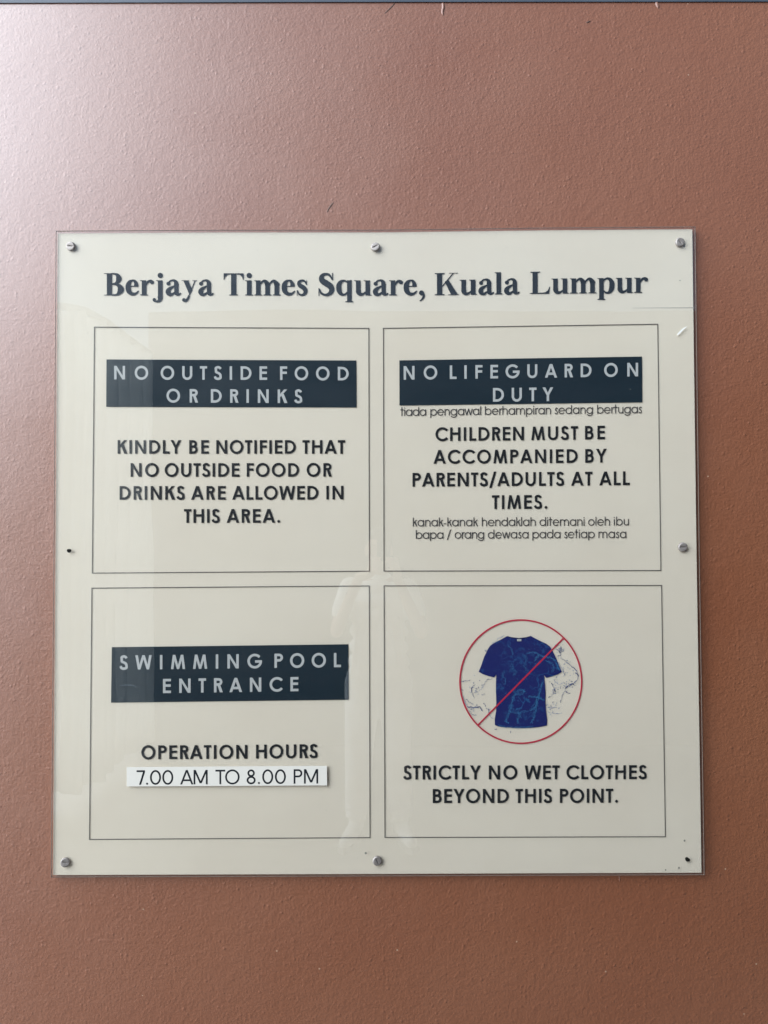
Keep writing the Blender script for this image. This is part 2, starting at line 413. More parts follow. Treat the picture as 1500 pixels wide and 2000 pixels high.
    if ch == 't': return .40, .03, .05, [rect(.18-h, .18+h, 0, A), rect(0, .40, X-w*.85, X+w*.15)]
    if ch == 'u':
        W = .60; q = W/2
        return W, s, s, [rect(W-w, W, 0, X), ribbon([(h, X, w)] + [(q + (q-h)*math.cos(R(a)), q + (q-h*.9)*math.sin(R(a)), w) for a in range(180, 361, 12)])]
    if ch == 'w':
        W = .96; k = w*.55
        return W, .0, .0, [HD(k, X, .27, 0, w), HD(.27, 0, W/2, X, w), HD(W/2, X, W-.27, 0, w), HD(W-.27, 0, W-k, X, w)]
    raise KeyError(ch)

# ------------------------------------------------------------------ bold serif lettering (units of 1/1000 em)
def serif(ch):
    """returns (advance, groups)"""
    flag = lambda x0, x1, y=461, t=19: poly((x0-55, y), (x0-55, y-t+3), (x0-8, y-t-8), (x0, y-50), (x1, y-50), (x1, y))
    foot = lambda x0, x1, y=0: poly((x0-50, y), (x1+50, y), (x1+50, y+24), (x1, y+34), (x0, y+34), (x0-50, y+24))
    head = lambda x0, x1, y=676: poly((x0-50, y), (x1+50, y), (x1+50, y-24), (x1, y-34), (x0, y-34), (x0-50, y-24))
    aa = [rect(285, 412, 70, 345), VS((348, 320, 127), (335, 400, 98), (285, 450, 62), (225, 460, 34), (160, 440, 30), (110, 385, 26)), ball(105, 358, 60),
          VS((295, 290, 22), (215, 248, 50), (130, 190, 92), (95, 118, 128), (120, 52, 110), (185, 22, 70), (250, 55, 46), (300, 95, 26)),
          VS((348, 90, 127), (370, 45, 96), (420, 30, 52), (465, 50, 24), (488, 72, 12))]
    uu = [rect(66, 204, 140, 420), flag(66, 204), VS((135, 150, 138), (150, 85, 120), (195, 38, 88), (255, 38, 62), (310, 62, 38), (360, 105, 24)), rect(352, 490, 30, 420), flag(352, 490), poly((352, 36), (352, 0), (540, 0), (540, 17), (500, 24), (490, 50))]
    if ch == 'B': return 667, [rect(107, 262, 17, 659), poly((16, 659), (16, 676), (300, 676), (300, 655), (107, 650), (80, 657)), poly((16, 17), (16, 0), (330, 0), (330, 20), (107, 26), (80, 19)),
                               VS((250, 665, 22), (350, 655, 36), (430, 615, 90), (473, 515, 150), (430, 410, 90), (350, 362, 32), (250, 350, 22)),
                               VS((250, 345, 22), (380, 335, 36), (480, 290, 105), (532, 185, 172), (480, 75, 105), (400, 20, 40), (250, 12, 24))]
    if ch == 'e': return 444, [rect(120, 400, 262, 292), VS((342, 270, 118), (335, 360, 98), (290, 440, 60), (230, 458, 34), (150, 420, 80), (100, 330, 128), (92, 235, 138), (115, 130, 130), (185, 55, 96), (265, 42, 72), (345, 70, 42), (415, 140, 13))]
    if ch == 'r': return 444, [rect(67, 205, 20, 425), flag(67, 205), foot(67, 205), VS((195, 310, 20), (225, 375, 34), (270, 425, 52), (330, 440, 60), (372, 425, 70)), ball(374, 402, 61)]
    if ch == 'j': return 333, [ball(188, 610, 80), rect(118, 257, -40, 425), flag(118, 257), VS((187, -30, 139), (182, -110, 118), (140, -172, 72), (70, -190, 38), (5, -170, 34), (-20, -140, 30)), ball(5, -132, 52)]
    if ch == 'a': return 500, aa
    if ch == 'y': return 500, [poly((66, 446), (216, 446), (338, 165), (258, 4)), HD(420, 446, 228, -25, 30), VS((240, 0, 36), (212, -75, 50), (170, -140, 62), (115, -172, 56), (70, -165, 44)), ball(82, -140, 58),
                               rect(12, 240, 443, 461), rect(342, 488, 443, 461)]
    if ch == 'T': return 667, [rect(256, 412, 30, 645), foot(256, 412), poly((256, 34), (412, 34), (412, 20), (256, 20)), rect(40, 627, 641, 676),
                               poly((31, 676), (31, 480), (50, 480), (78, 570), (140, 628), (215, 645), (215, 676)), poly((636, 676), (636, 480), (617, 480), (589, 570), (527, 628), (452, 645), (452, 676))]
    if ch == 'i': return 278, [ball(138, 610, 80), rect(69, 207, 20, 425), flag(69, 207), foot(69, 207)]
    if ch == 'l': return 278, [rect(69, 207, 20, 645), flag(69, 207, 676), foot(69, 207)]
    if ch == 'm':
        a = lambda x: VS((x-4, 350, 20), (x+45, 410, 36), (x+100, 440, 58), (x+150, 425, 90), (x+211, 345, 138), (x+211, 330, 138), (x+211, 300, 138))
        return 833, [rect(67, 205, 20, 425), flag(67, 205), foot(67, 205), a(205), rect(347, 485, 20, 320), foot(347, 485), a(485), rect(627, 765, 20, 320), foot(627, 765)]
    if ch == 'u': return 556, uu
    if ch == 's': return 389, [VS((325, 330, 14), (295, 400, 30), (240, 448, 42), (175, 455, 46), (112, 425, 66), (92, 370, 88), (125, 308, 112), (200, 258, 118), (265, 205, 116), (292, 130, 104), (268, 60, 78), (205, 18, 48), (140, 20, 42), (85, 60, 34), (45, 155, 14)),
                               poly((318, 470), (334, 473), (336, 320), (320, 320)), poly((32, -12), (48, -12), (44, 165), (28, 165))]
    if ch == 'S': return 556, [VS((455, 475, 14), (420, 560, 34), (350, 635, 50), (270, 655, 56), (175, 625, 84), (130, 545, 128), (160, 450, 158), (270, 370, 168), (390, 290, 162), (438, 190, 140), (410, 90, 112), (320, 25, 72), (225, 18, 54), (120, 75, 44), (58, 210, 14)),
                               poly((452, 691), (478, 691), (481, 465), (460, 465)), poly((42, -19), (66, -19), (60, 225), (38, 225))]
    if ch == 'q': return 556, [rect(352, 490, -175, 461), foot(352, 490, -205), poly((430, 461), (490, 461), (490, 475), (475, 475)), VS((365, 395, 26), (310, 438, 36), (240, 452, 42), (155, 410, 88), (105, 320, 128), (100, 225, 138), (118, 130, 128), (165, 50, 90), (235, 22, 48), (300, 40, 36), (365, 100, 26))]
    if ch == 'p': return 556, [rect(66, 204, -175, 425), flag(66, 204), foot(66, 204, -205), VS((190, 375, 26), (245, 428, 36), (320, 450, 44), (400, 410, 88), (448, 320, 128), (452, 225, 138), (436, 130, 128), (390, 45, 90), (320, 10, 46), (255, 25, 36), (190, 80, 26))]
    if ch == ',': return 250, [ball(112, 78, 76), VS((160, 60, 62), (178, 0, 56), (162, -70, 42), (115, -130, 26), (60, -170, 12))]
    if ch == 'K': return 778, [rect(108, 262, 20, 656), head(90, 290), foot(90, 290), HD(262, 262, 598, 662, 32), rect(470, 735, 659, 676), poly((340, 410), (455, 470), (735, 17), (530, 17)), rect(440, 775, 0, 17)]
    if ch == 'L': return 667, [rect(108, 262, 20, 656), head(90, 290), poly((19, 0), (19, 18), (108, 34), (400, 34), (400, 0)), poly((400, 0), (605, 0), (642, 215), (620, 215), (575, 110), (500, 48), (400, 34))]
    raise KeyError(ch)

def emit_text(groups, y0, ystep=2.5e-5):
    """groups in photograph-pixel polygons -> verts/faces on stacked film layers"""
    V_, F_ = [], []
    for gi, g in enumerate(groups):
        y = y0 - ystep * gi
        for pg in g:
            b = len(V_)
            for (a, c) in pg:
                x, z = P(a, c, y); V_.append((x, y, z))
            F_.append(list(range(b, b + len(pg))))
    return V_, F_

def layout_word(word, xl, xr, bl, br, cap, style, w=.17, reg=False, track=0.0):
    """word fitted between xl and xr (px), baselines bl..br at the ends; returns list of glyph groups in px"""
    items, x = [], 0.0
    if style == 'serif':
        for ch in word:
            adv, g = serif(ch); items.append((x, g)); x += adv
        u = 676.0
    else:
        if len(word) > 1:        # letter-spacing that keeps the letters' own proportions
            gl = [sans(ch, w, reg) for ch in word]
            nat = sum(g_[0] for g_ in gl) + sum(gl[k][2] + gl[k+1][1] for k in range(len(gl)-1))
            track = max(-.09, ((xr - xl) / cap - nat) / (len(word) - 1))
        prev = 0
        for i, ch in enumerate(word):
            W, lb, rb, g = sans(ch, w, reg)
            if i: x += prev + lb + track
            items.append((x, g)); x += W; prev = rb
        u = 1.0
    allx = [gx + p[0] for gx, g in items for grp in g for pg in grp for p in pg]
    x0, x1 = min(allx), max(allx)
    out = []
    sx = (xr - xl) / (x1 - x0); slope = (br - bl) / (xr - xl)
    for gx, g in items:
        gg = []
        for grp in g:
            gg.append([[(xl + (gx + p[0] - x0) * sx, bl + slope * (gx + p[0] - x0) * sx - p[1] * cap / u) for p in pg] for pg in grp])
        out.append(gg)
    return out

Y_BACK, Y_PRINT, Y_AC0, Y_AC1 = -0.008, -0.0093, -0.0104, -0.0134

def text_line(name, words, m, parent, style='sans', w=.178, reg=False, y=Y_PRINT, label=None, cap=27, track=0.0):
    V_, F_ = [], []
    for (word, xl, xr, bl, br) in words:
        for gg in layout_word(word, xl, xr, bl, br, cap, style, w, reg, track):
            v, f = emit_text(gg, y)
            if name != 'small_lettering':            # every letter is a piece of its own
                obj('title_letter' if style == 'serif' else 'letter', v, f, m, parent)
                continue
            b = len(V_); V_ += v; F_ += [[i + b for i in q] for q in f]
    if V_:
        o = obj(name, V_, F_, m, parent); o['kind'] = 'stuff'
        if label: o['label'] = label

# ------------------------------------------------------------------ the wall
wx, wz0, wz1 = 4.5, -0.02, 3.35
wall = empty('painted_wall', (0, 0, 0)); tag(wall, kind='structure')
obj('plaster_face', [(-1.5, 0, wz0), (wx, 0, wz0), (wx, 0, wz1), (-1.5, 0, wz1), (-1.5, .2, wz0), (wx, .2, wz0), (wx, .2, wz1), (-1.5, .2, wz1)],
    [(0, 1, 2, 3), (1, 5, 6, 2), (4, 0, 3, 7), (3, 2, 6, 7), (5, 4, 7, 6)], M['wall'], wall)
M['scuff'] = mat("scuff_grey", (.11, .065, .05), .6, .3)
M['drip'] = noisy("drip_paint", (.20, .09, .06), (.28, .14, .10), 60, .4)
def smear(path, y0, t, m, name, parent):
    """a raised ridge of dried paint / a gouge, lens-shaped in section"""
    bm = bmesh.new(); rings = []
    pts = catmull(path, 5); n = len(pts)
    for i, (px, py, wd) in enumerate(pts):
        a, b = pts[max(i-1, 0)], pts[min(i+1, n-1)]
        dx, dy = b[0]-a[0], b[1]-a[1]; l = math.hypot(dx, dy) or 1
        nx, ny = -dy/l, dx/l; ring = []
        for k in range(5):
            s = -1 + k*.5
            x, z = P(px + nx*wd/2*s, py + ny*wd/2*s, y0)
            ring.append(bm.verts.new((x, y0 - t*(1-s*s)*min(1, 6*min(i, n-1-i)/n + .02), z)))
        rings.append(ring)
    for i in range(n-1):
        for k in range(4): bm.faces.new((rings[i][k], rings[i][k+1], rings[i+1][k+1], rings[i+1][k]))
    return obj_bm(name, bm, m, parent, True)
smear([(637, 419, 1), (642, 408, 4), (647, 401, 5), (653, 394, 1)], .0005, .0012, M['scuff'], 'scuff_mark', wall)
smear([(864, 2, 5), (866, 14, 7), (864, 24, 5), (866, 32, 2)], .0005, .003, M['drip'], 'paint_drip', wall)
smear([(749, 29, 1), (758, 20, 3), (768, 10, 3), (772, 4, 1)], .0005, .0015, M['scuff'], 'scuff_mark', wall)
smear([(1281, 2, 5), (1284, 10, 8), (1286, 18, 2)], .0005, .003, M['drip'], 'paint_drip', wall)
smear([(1144, 45, 1), (1149, 43, 4), (1154, 41, 1)], .0005, .002, M['scuff'], 'scuff_mark', wall)
smear([(1209, 1710, 1), (1210, 1716, 3), (1210, 1722, 1)], .0005, .0015, M['drip'], 'paint_drip', wall)

# dark trim crossing just above the frame, its lower edge shows along the top
M['trim'] = noisy("dark_trim", (.05, .062, .085), (.07, .085, .11), 5, .45, .5)
xa, za = P(-300, 6.5, -.003); xb, zb = P(1800, 2.5, -.003); xm, zm = P(560, 3.8, -.003)
trim = obj('overhead_trim', *prism([(xa, za), (xm, zm), (xb, zb), (xb, zb+.16), (xa, za+.16)], -.003, .01), M['trim'])
fix_normals(trim); tag(trim, 'dark blue-grey trim running along the wall just above the frame edge', 'trim')

# ------------------------------------------------------------------ the sign
sx0, sz0 = P(740, 1712, 0)
sign = empty('notice_board', (0, 0, 0))
tag(sign, 'large square acrylic notice board with pool rules screwed to the terracotta wall', 'sign')

white_px = [(112.7, 456), (408, 454.2), (738, 454), (1060, 449.9), (1352, 447.7), (1360.2, 1070), (1370, 1704.5), (1050, 1705.6), (735, 1706.8), (400, 1708), (103.3, 1709), (108.5, 1075)]
def offpx(pts, d):
    out = []; n = len(pts); cx, cy = 740, 1080
    for (x, y) in pts:
        out.append((x + (d[0] if x < 300 else d[2] if x > 1300 else 0) * (-1 if x < cx else 1), y + (d[1] if y < 500 else d[3] if y > 1600 else 0) * (-1 if y < cy else 1)))
    return out
back = obj('backing_panel', *prism([P(x, y, Y_BACK) for x, y in white_px], Y_BACK, -.0035), M['white'], sign)
fix_normals(back)
acr = obj('acrylic_sheet', *prism([P(x, y, Y_AC1) for x, y in offpx(white_px, (4, 6, 6.5, 5))], Y_AC1, Y_AC0), M['acrylic'], sign)
fix_normals(acr)
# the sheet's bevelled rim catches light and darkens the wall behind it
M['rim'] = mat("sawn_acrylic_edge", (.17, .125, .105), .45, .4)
def rim():
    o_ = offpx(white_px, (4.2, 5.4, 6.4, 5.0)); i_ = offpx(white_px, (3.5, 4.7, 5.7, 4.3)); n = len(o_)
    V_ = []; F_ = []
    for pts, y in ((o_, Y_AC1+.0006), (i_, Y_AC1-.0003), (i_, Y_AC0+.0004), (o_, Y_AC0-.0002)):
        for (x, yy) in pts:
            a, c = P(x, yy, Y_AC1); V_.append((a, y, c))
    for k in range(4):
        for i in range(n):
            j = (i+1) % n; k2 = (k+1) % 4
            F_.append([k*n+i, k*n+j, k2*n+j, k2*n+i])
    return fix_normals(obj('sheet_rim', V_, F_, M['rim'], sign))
rim()

# frame rules of the four panels
def frame(cs, wd=1.6):
    cx = sum(c[0] for c in cs)/4; cy = sum(c[1] for c in cs)/4
    V_ = []; F_ = []
    h = wd/2
    for s in (1, -1):
        for (x, y) in cs:
            a, c = P(x + (h*s if x > cx else -h*s), y + (h*s if y > cy else -h*s), Y_PRINT)
            V_.append((a, Y_PRINT, c))
    for i in range(4):
        j = (i+1) % 4; F_.append([i, j, j+4, i+4])
    return obj('frame_line', V_, F_, M['grey'], sign)
f1 = frame([(184.3, 638.9), (720.2, 641.2), (721.4, 1115.5), (180.1, 1119.3)]); f1['label'] = 'thin grey frame around the food and drinks notice'
f2 = frame([(748.7, 641.2), (1284.6, 633.1), (1290.7, 1114.2), (749.9, 1115.4)]); f2['label'] = 'thin grey frame around the lifeguard notice'
f3 = frame([(179.3, 1148.7), (721.2, 1144.3), (722.6, 1635.9), (174.6, 1639.6)]); f3['label'] = 'thin grey frame around the pool entrance notice'
f4 = frame([(750, 1144.2), (1292, 1143.4), (1299.5, 1634.2), (751.8, 1635.8)]); f4['label'] = 'thin grey frame around the wet clothes notice'

def bar(cs, label):
    y = Y_PRINT
    o = obj('heading_bar', [(P(x, yy, y)[0], y, P(x, yy, y)[1]) for x, yy in cs], [(0, 1, 2, 3)], M['navy'], sign)
    o['label'] = label; return o
b1 = bar([(208, 702), (695.8, 704), (696.4, 795.8), (207.4, 794.6)], 'navy bar headed no outside food or drinks')
b2 = bar([(780, 703.8), (1254, 696.3), (1254.6, 785.8), (780.2, 792)], 'navy bar headed no lifeguard on duty')
b3 = bar([(218.3, 1264), (680.3, 1258.3), (680.8, 1366.6), (216.8, 1372.4)], 'navy bar headed swimming pool entrance')
YL = Y_PRINT - 2e-4
lw = .175
text_line('lettering', [('NO', 223, 289.5, 741, 741.4), ('OUTSIDE', 313.7, 521.7, 741.4, 742), ('FOOD', 547, 681, 742, 743)], M['letter'], b1, y=YL, w=lw, cap=26.5, track=.62, label='pale spaced capitals reading no outside food')
text_line('lettering', [('OR', 325.2, 386.9, 786, 786.4), ('DRINKS', 411.8, 590.3, 786.5, 787.3)], M['letter'], b1, y=YL, w=lw, cap=26.5, track=.62, label='pale spaced capitals reading or drinks')
text_line('lettering', [('NO', 788.4, 854, 741.6, 740.6), ('LIFEGUARD', 878.5, 1155.3, 740.3, 736.4), ('ON', 1180, 1246.3, 736, 735)], M['letter'], b2, y=YL, w=lw, cap=26.5, track=.62, label='pale spaced capitals reading no lifeguard on')
text_line('lettering', [('DUTY', 962.8, 1080.5, 784.6, 783.3)], M['letter'], b2, y=YL, w=lw, cap=26.8, track=.62, label='pale spaced capitals reading duty')
text_line('lettering', [('SWIMMING', 233.3, 511.8, 1308, 1305), ('POOL', 536, 666, 1304.5, 1303)], M['letter'], b3, y=YL, w=lw, cap=27.8, track=.62, label='pale spaced capitals reading swimming pool')
text_line('lettering', [('ENTRANCE', 318.3, 582.8, 1353.8, 1350)], M['letter'], b3, y=YL, w=lw, cap=27.8, track=.62, label='pale spaced capitals reading entrance')

# title
text_line('title_lettering', [('Berjaya', 202.8, 417.6, 576.8, 576.9), ('Times', 436.7, 600.5, 576.9, 577), ('Square,', 621.9, 829.8, 577, 576.9),
                              ('Kuala', 849, 1015.3, 576.6, 574.3), ('Lumpur', 1034.3, 1265.8, 574, 571.6)], M['title'], sign, style='serif', cap=43.2,
          label='dark serif title across the top of the board')
# panel 1
B = M['black']
text_line('lettering', [('KINDLY', 229.6, 353.9, 886.2, 886.2), ('BE', 369.4, 407.8, 886.2, 886.2), ('NOTIFIED', 422.3, 577.6, 886.2, 886.2), ('THAT', 590.6, 674, 886.2, 886.2)], B, sign, cap=26.6, label='black capitals reading kindly be notified that')
text_line('lettering', [('NO', 255, 309.8, 931.2, 931.2), ('OUTSIDE', 321.7, 467.5, 931.2, 931.2), ('FOOD', 481.8, 584, 931.2, 931), ('OR', 598.8, 648, 931, 931)], B, sign, cap=26.6, label='black capitals reading no outside food or')
text_line('lettering', [('DRINKS', 233.5, 360.4, 976.2, 976), ('ARE', 373.3, 440.7, 976, 976), ('ALLOWED', 453.4, 621.7, 976, 975.8), ('IN', 637.3, 670.7, 975.6, 975.5)], B, sign, cap=26.8, label='black capitals reading drinks are allowed in')
text_line('lettering', [('THIS', 359.3, 429, 1021.3, 1021.2), ('AREA.', 442.6, 547, 1021.2, 1021)], B, sign, cap=27, label='black capitals reading this area')
# panel 2
text_line('lettering', [('CHILDREN', 850.4, 1023.2, 861.5, 860), ('MUST', 1037.6, 1128.9, 859.8, 858.7), ('BE', 1142.6, 1181.7, 858.5, 857.9)], B, sign, cap=26.6, label='black capitals reading children must be')
text_line('lettering', [('ACCOMPANIED', 846.6, 1128.2, 905.8, 904), ('BY', 1143, 1184.9, 903.8, 903.2)], B, sign, cap=26.8, label='black capitals reading accompanied by')
text_line('lettering', [('PARENTS/ADULTS', 805.6, 1101.6, 950.6, 948.6), ('AT', 1115.4, 1157, 948.5, 948.2), ('ALL', 1170.4, 1230.2, 948, 947.4)], B, sign, cap=27, label='black capitals reading parents and adults at all')
text_line('lettering', [('TIMES.', 960.8, 1069, 994.3, 993.6)], B, sign, cap=27, label='black capitals reading times')
T = M['thin']
text_line('small_lettering', [('tiada', 781.8, 832, 812.6, 812), ('pengawal', 840.4, 939.6, 811.9, 810.6), ('berhampiran', 947, 1076, 810.5, 809), ('sedang', 1083, 1158, 808.9, 808), ('bertugas', 1166.2, 1253.7, 807.9, 806.9)], T, sign, cap=17, w=.105, label='small thin line about the lifeguard')
text_line('small_lettering', [('kanak-kanak', 806.2, 933.6, 1028.2, 1027.8), ('hendaklah', 941, 1046.2, 1027.7, 1027.3), ('ditemani', 1053.6, 1141.7, 1027.2, 1026.8), ('oleh', 1148.6, 1191.2, 1026.7, 1026.5), ('ibu', 1198.6, 1228.3, 1026.4, 1026.2)], T, sign, cap=17, w=.105, label='small thin first line about children')
text_line('small_lettering', [('bapa', 812, 865.9, 1052.5, 1052.3), ('/', 872.5, 881, 1052.2, 1052.2), ('orang', 888, 945.5, 1052.1, 1052), ('dewasa', 952.8, 1032.2, 1051.9, 1051.6), ('pada', 1039.8, 1094.7, 1051.5, 1051.3), ('setiap', 1101.6, 1161.5, 1051.2, 1051.1), ('masa', 1168.8, 1223.2, 1051, 1050.9)], T, sign, cap=17, w=.105, label='small thin second line about children')
# panel 3
text_line('lettering', [('OPERATION', 275.9, 483, 1483.2, 1482), ('HOURS', 500, 620.2, 1481.6, 1480.5)], B, sign, cap=27.2, label='black capitals reading operation hours')
ys = Y_AC1 - .0003
stk = obj('hours_sticker', *prism([P(x, y, ys) for x, y in [(247.3, 1498.2), (638.4, 1495.8), (638.9, 1534), (247.5, 1536)]], ys, Y_AC1+.0002), M['sticker'], sign)
fix_normals(stk); stk['label'] = 'white stuck-on strip with the opening hours'
text_line('lettering', [('7.00', 266.7, 338.4, 1532.8, 1532.4), ('AM', 351.8, 405.6, 1532.2, 1532), ('TO', 420.7, 468, 1531.8, 1531.6), ('8.00', 481.7, 558.4, 1531.5, 1531), ('PM', 573.5, 621.4, 1530.8, 1530.4)],
          B, stk, y=ys-1e-4, w=.125, reg=True, cap=28.3, label='thin black opening hours on the strip')
# panel 4
text_line('lettering', [('STRICTLY', 787.3, 939.2, 1522.7, 1522.4), ('NO', 954.7, 1010.3, 1522.4, 1522.3), ('WET', 1024.8, 1093.2, 1522.3, 1522.2), ('CLOTHES', 1106.2, 1263.2, 1522.2, 1521.8)], B, sign, cap=27.4, label='black capitals reading strictly no wet clothes')
text_line('lettering', [('BEYOND', 845.2, 993.7, 1568.6, 1568.4), ('THIS', 1006.7, 1077.9, 1568.4, 1568.2), ('POINT.', 1093.4, 1207, 1568.2, 1567.9)], B, sign, cap=27.6, label='black capitals reading beyond this point')

# wet shirt pictogram
def Z(x, y): return (880 + x/5.357, 1190 + y/5.357)
def flat_px(name, polys, y, m, parent):
    V_ = []; F_ = []
    for pg in polys:
        b = len(V_)
        for (a, c) in pg:
            x, z = P(a, c, y); V_.append((x, y, z))
        F_.append(list(range(b, b+len(pg))))
    return obj(name, V_, F_, m, parent)
outline = [(592, 280), (640, 292), (715, 300), (790, 292), (838, 278), (880, 302), (940, 332), (1000, 360), (1040, 390), (1062, 425), (1100, 500), (1135, 590), (1165, 655), (1120, 682), (1060, 702), (1002, 718),
           (978, 690), (988, 780), (994, 880), (992, 960), (998, 1060), (1010, 1150), (1008, 1215), (930, 1232), (850, 1240), (760, 1243), (650, 1240), (560, 1234), (500, 1226), (464, 1212), (462, 1150), (476, 1060),
           (478, 960), (474, 860), (474, 760), (480, 680), (455, 712), (400, 700), (340, 680), (294, 655), (320, 590), (350, 500), (385, 430), (410, 385), (460, 350), (530, 315)]
pts3 = [Vector((*Z(*p), 0)) for p in outline]
tris = tessellate_polygon([pts3])
shirt = flat_px('shirt_picture', [[(pts3[i].x, pts3[i].y) for i in t] for t in tris], Y_PRINT, M['shirt_print'], sign)
shirt['label'] = 'dark blue wet shirt picture with pale water streaks'
M['tagc'] = mat("neck_tag_print", (.45, .45, .42), .5, .2)
flat_px('neck_tag', [[Z(695, 312), Z(742, 312), Z(740, 334), Z(697, 334)]], Y_PRINT-1e-4, M['tagc'], shirt)
M['collar'] = mat("collar_print", (.006, .008, .05), .5, .2)
flat_px('collar', ribbon(catmull([(*Z(594, 284), .8), (*Z(650, 300), 1.6), (*Z(715, 306), 1.8), (*Z(785, 300), 1.6), (*Z(836, 282), .8)], 6)), Y_PRINT-6e-5, M['collar'], shirt)
# water streaks over the shirt (flat print)
M['streak'] = mat("water_streak_print", (.05, .24, .46), .5, .2)
rnd = random.Random(3)
def jag(path, wd, k=3.0, sub=5):
    pts = catmull([(*Z(*p), wd) for p in path], sub)
    return ribbon([(x + rnd.uniform(-k, k)*.35, y + rnd.uniform(-k, k)*.35, wd*rnd.uniform(.3, 1.3)) for x, y, wd in pts])
st = []
for p, wd in (([(575, 1170), (600, 1110), (622, 1050), (640, 980), (655, 920), (690, 880)], 1.6), ([(575, 1170), (615, 1190)], 1.4), ([(615, 1060), (680, 1085), (740, 1080), (810, 1065)], 1.1),
              ([(745, 1128), (720, 1090), (705, 1040)], .9), ([(850, 1190), (872, 1130), (885, 1060), (905, 980), (925, 900), (940, 830), (965, 770)], 2.0), ([(820, 920), (890, 915), (940, 930), (985, 950)], 1.6),
              ([(905, 960), (880, 1010), (835, 1055)], 1.7), ([(800, 460), (860, 450), (930, 475), (1000, 500), (1060, 510), (1100, 560), (1130, 640)], 1.8), ([(885, 540), (905, 500), (935, 480)], 1.6),
              ([(1000, 540), (1050, 560), (1080, 610), (1060, 660)], 1.4), ([(690, 860), (740, 840), (775, 862)], 1.4), ([(700, 890), (750, 880), (770, 850)], 1.0), ([(705, 1200), (700, 1150), (720, 1110)], .9),
              ([(640, 560), (650, 610), (680, 650), (660, 700)], .9), ([(560, 640), (545, 690), (575, 730), (560, 790)], .8), ([(600, 380), (640, 430), (650, 480)], .8), ([(510, 1215), (560, 1228), (620, 1236), (720, 1238), (860, 1228)], 1.3),
              ([(770, 470), (800, 520), (780, 580), (800, 650)], .7)):
    for q in range(4):
        k = rnd.uniform(-9, 9)
        st += jag([(x + k + rnd.uniform(-7, 7), y + k*.5 + rnd.uniform(-7, 7)) for x, y in p], wd*rnd.uniform(.14, .32), 6.5, 8)
for _ in range(150):
    x, y = rnd.gauss(720, 150), rnd.gauss(680, 230)
    if 490 < x < 970 and 320 < y < 1200:
        c = Z(x, y); st += ball(c[0], c[1], rnd.uniform(.25, .6), 6)
so = flat_px('water_streaks', st, Y_PRINT-1.0e-4, M['streak'], shirt); so['kind'] = 'stuff'
# splashes beside the shirt
M['splash'] = mat("splash_print", (.05, .08, .22), .5, .2)
M['splash_pale'] = mat("pale_splash_print", (.22, .28, .46), .5, .2)
dk = []; pl = []
for p, wd in (([(105, 765), (150, 755), (200, 735)], .9), ([(250, 785), (222, 830), (225, 880), (255, 925)], 1.0), ([(325, 800), (360, 770), (385, 735), (430, 725)], 1.0), ([(105, 830), (135, 855)], .9),
              ([(165, 940), (190, 970), (230, 990)], 1.0), ([(180, 1020), (235, 1030), (300, 1025), (340, 1060)], 1.6), ([(190, 1060), (230, 1100), (265, 1110)], .8), ([(370, 1040), (400, 1050), (390, 1080)], 1.2),
              ([(320, 895), (355, 890)], 1.0), ([(345, 990), (360, 985)], 1.0), ([(1100, 420), (1140, 440), (1150, 480), (1120, 490)], 1.2), ([(1170, 510), (1215, 560), (1280, 610), (1320, 650), (1335, 710), (1290, 770), (1250, 790)], 1.0),
              ([(1280, 770), (1230, 800), (1200, 850), (1250, 880)], 1.2), ([(1200, 850), (1160, 920), (1145, 980)], .8), ([(1310, 660), (1335, 700)], 1.4), ([(1060, 780), (1085, 840), (1060, 900), (1030, 920)], .7),
              ([(455, 1250), (475, 1256)], 1.2), ([(628, 1275), (630, 1295)], 1.0), ([(365, 430), (378, 434)], 1.4)):
    dk += jag(p, wd, 4)
for _ in range(48):
    for (cx, cy, sx_, sy_) in ((250, 1010, 70, 45), (1240, 790, 60, 50), (1180, 600, 70, 110), (260, 830, 90, 90), (1060, 1040, 60, 50), (1140, 420, 30, 40), (1080, 820, 50, 90)):
        if rnd.random() < .5: continue
        x, y = rnd.gauss(cx, sx_*.6), rnd.gauss(cy, sy_*.6)
        if (x-735)**2 + (y-757)**2 > 600**2 or (470 < x < 1000 and y > 300): continue
        a = rnd.uniform(0, 6.28); l = rnd.uniform(4, 20)
        (pl if rnd.random() < .72 else dk).extend(jag([(x, y), (x + l*math.cos(a)*.5, y + l*math.sin(a)*.5+3), (x + l*math.cos(a), y + l*math.sin(a))], rnd.uniform(.5, 1.1), 2, 3))
for p in ([(1130, 560), (1180, 640), (1190, 700)], [(1080, 740), (1120, 780), (1180, 770)], [(1010, 1020), (1060, 1030), (1110, 1024)], [(1010, 1060), (1060, 1090), (1160, 1085)], [(130, 900), (150, 960), (200, 1040)], [(400, 1090), (430, 1140), (450, 1145)],
          [(380, 430), (430, 370), (500, 310), (560, 270)], [(300, 850), (330, 820), (350, 800)]):
    pl += jag(p, .8, 4)
d1 = flat_px('water_splash', dk, Y_PRINT+2e-5, M['splash'], sign); d1['kind'] = 'stuff'; d1['label'] = 'dark ink droplets and ripples around the shirt'
d2 = flat_px('water_splash', pl, Y_PRINT+5e-5, M['splash_pale'], sign); d2['kind'] = 'stuff'; d2['label'] = 'faint ink ripples around the shirt'
# red ring and slash
cx, cy = Z(735, 757); rx, ry = 637/5.357, 645/5.357
rp = [(cx + rx*math.cos(2*math.pi*i/120), cy + ry*math.sin(2*math.pi*i/120), 3.0) for i in range(120)]
ring = flat_px('red_ring', ribbon(rp, True), Y_PRINT-2.2e-4, M['red'], sign)
a, b = Z(288, 1210), Z(1178, 306)
flat_px('red_slash', ribbon([(a[0], a[1], 2.9), (b[0], b[1], 2.9)]), Y_PRINT-1.8e-4, M['red'], sign)

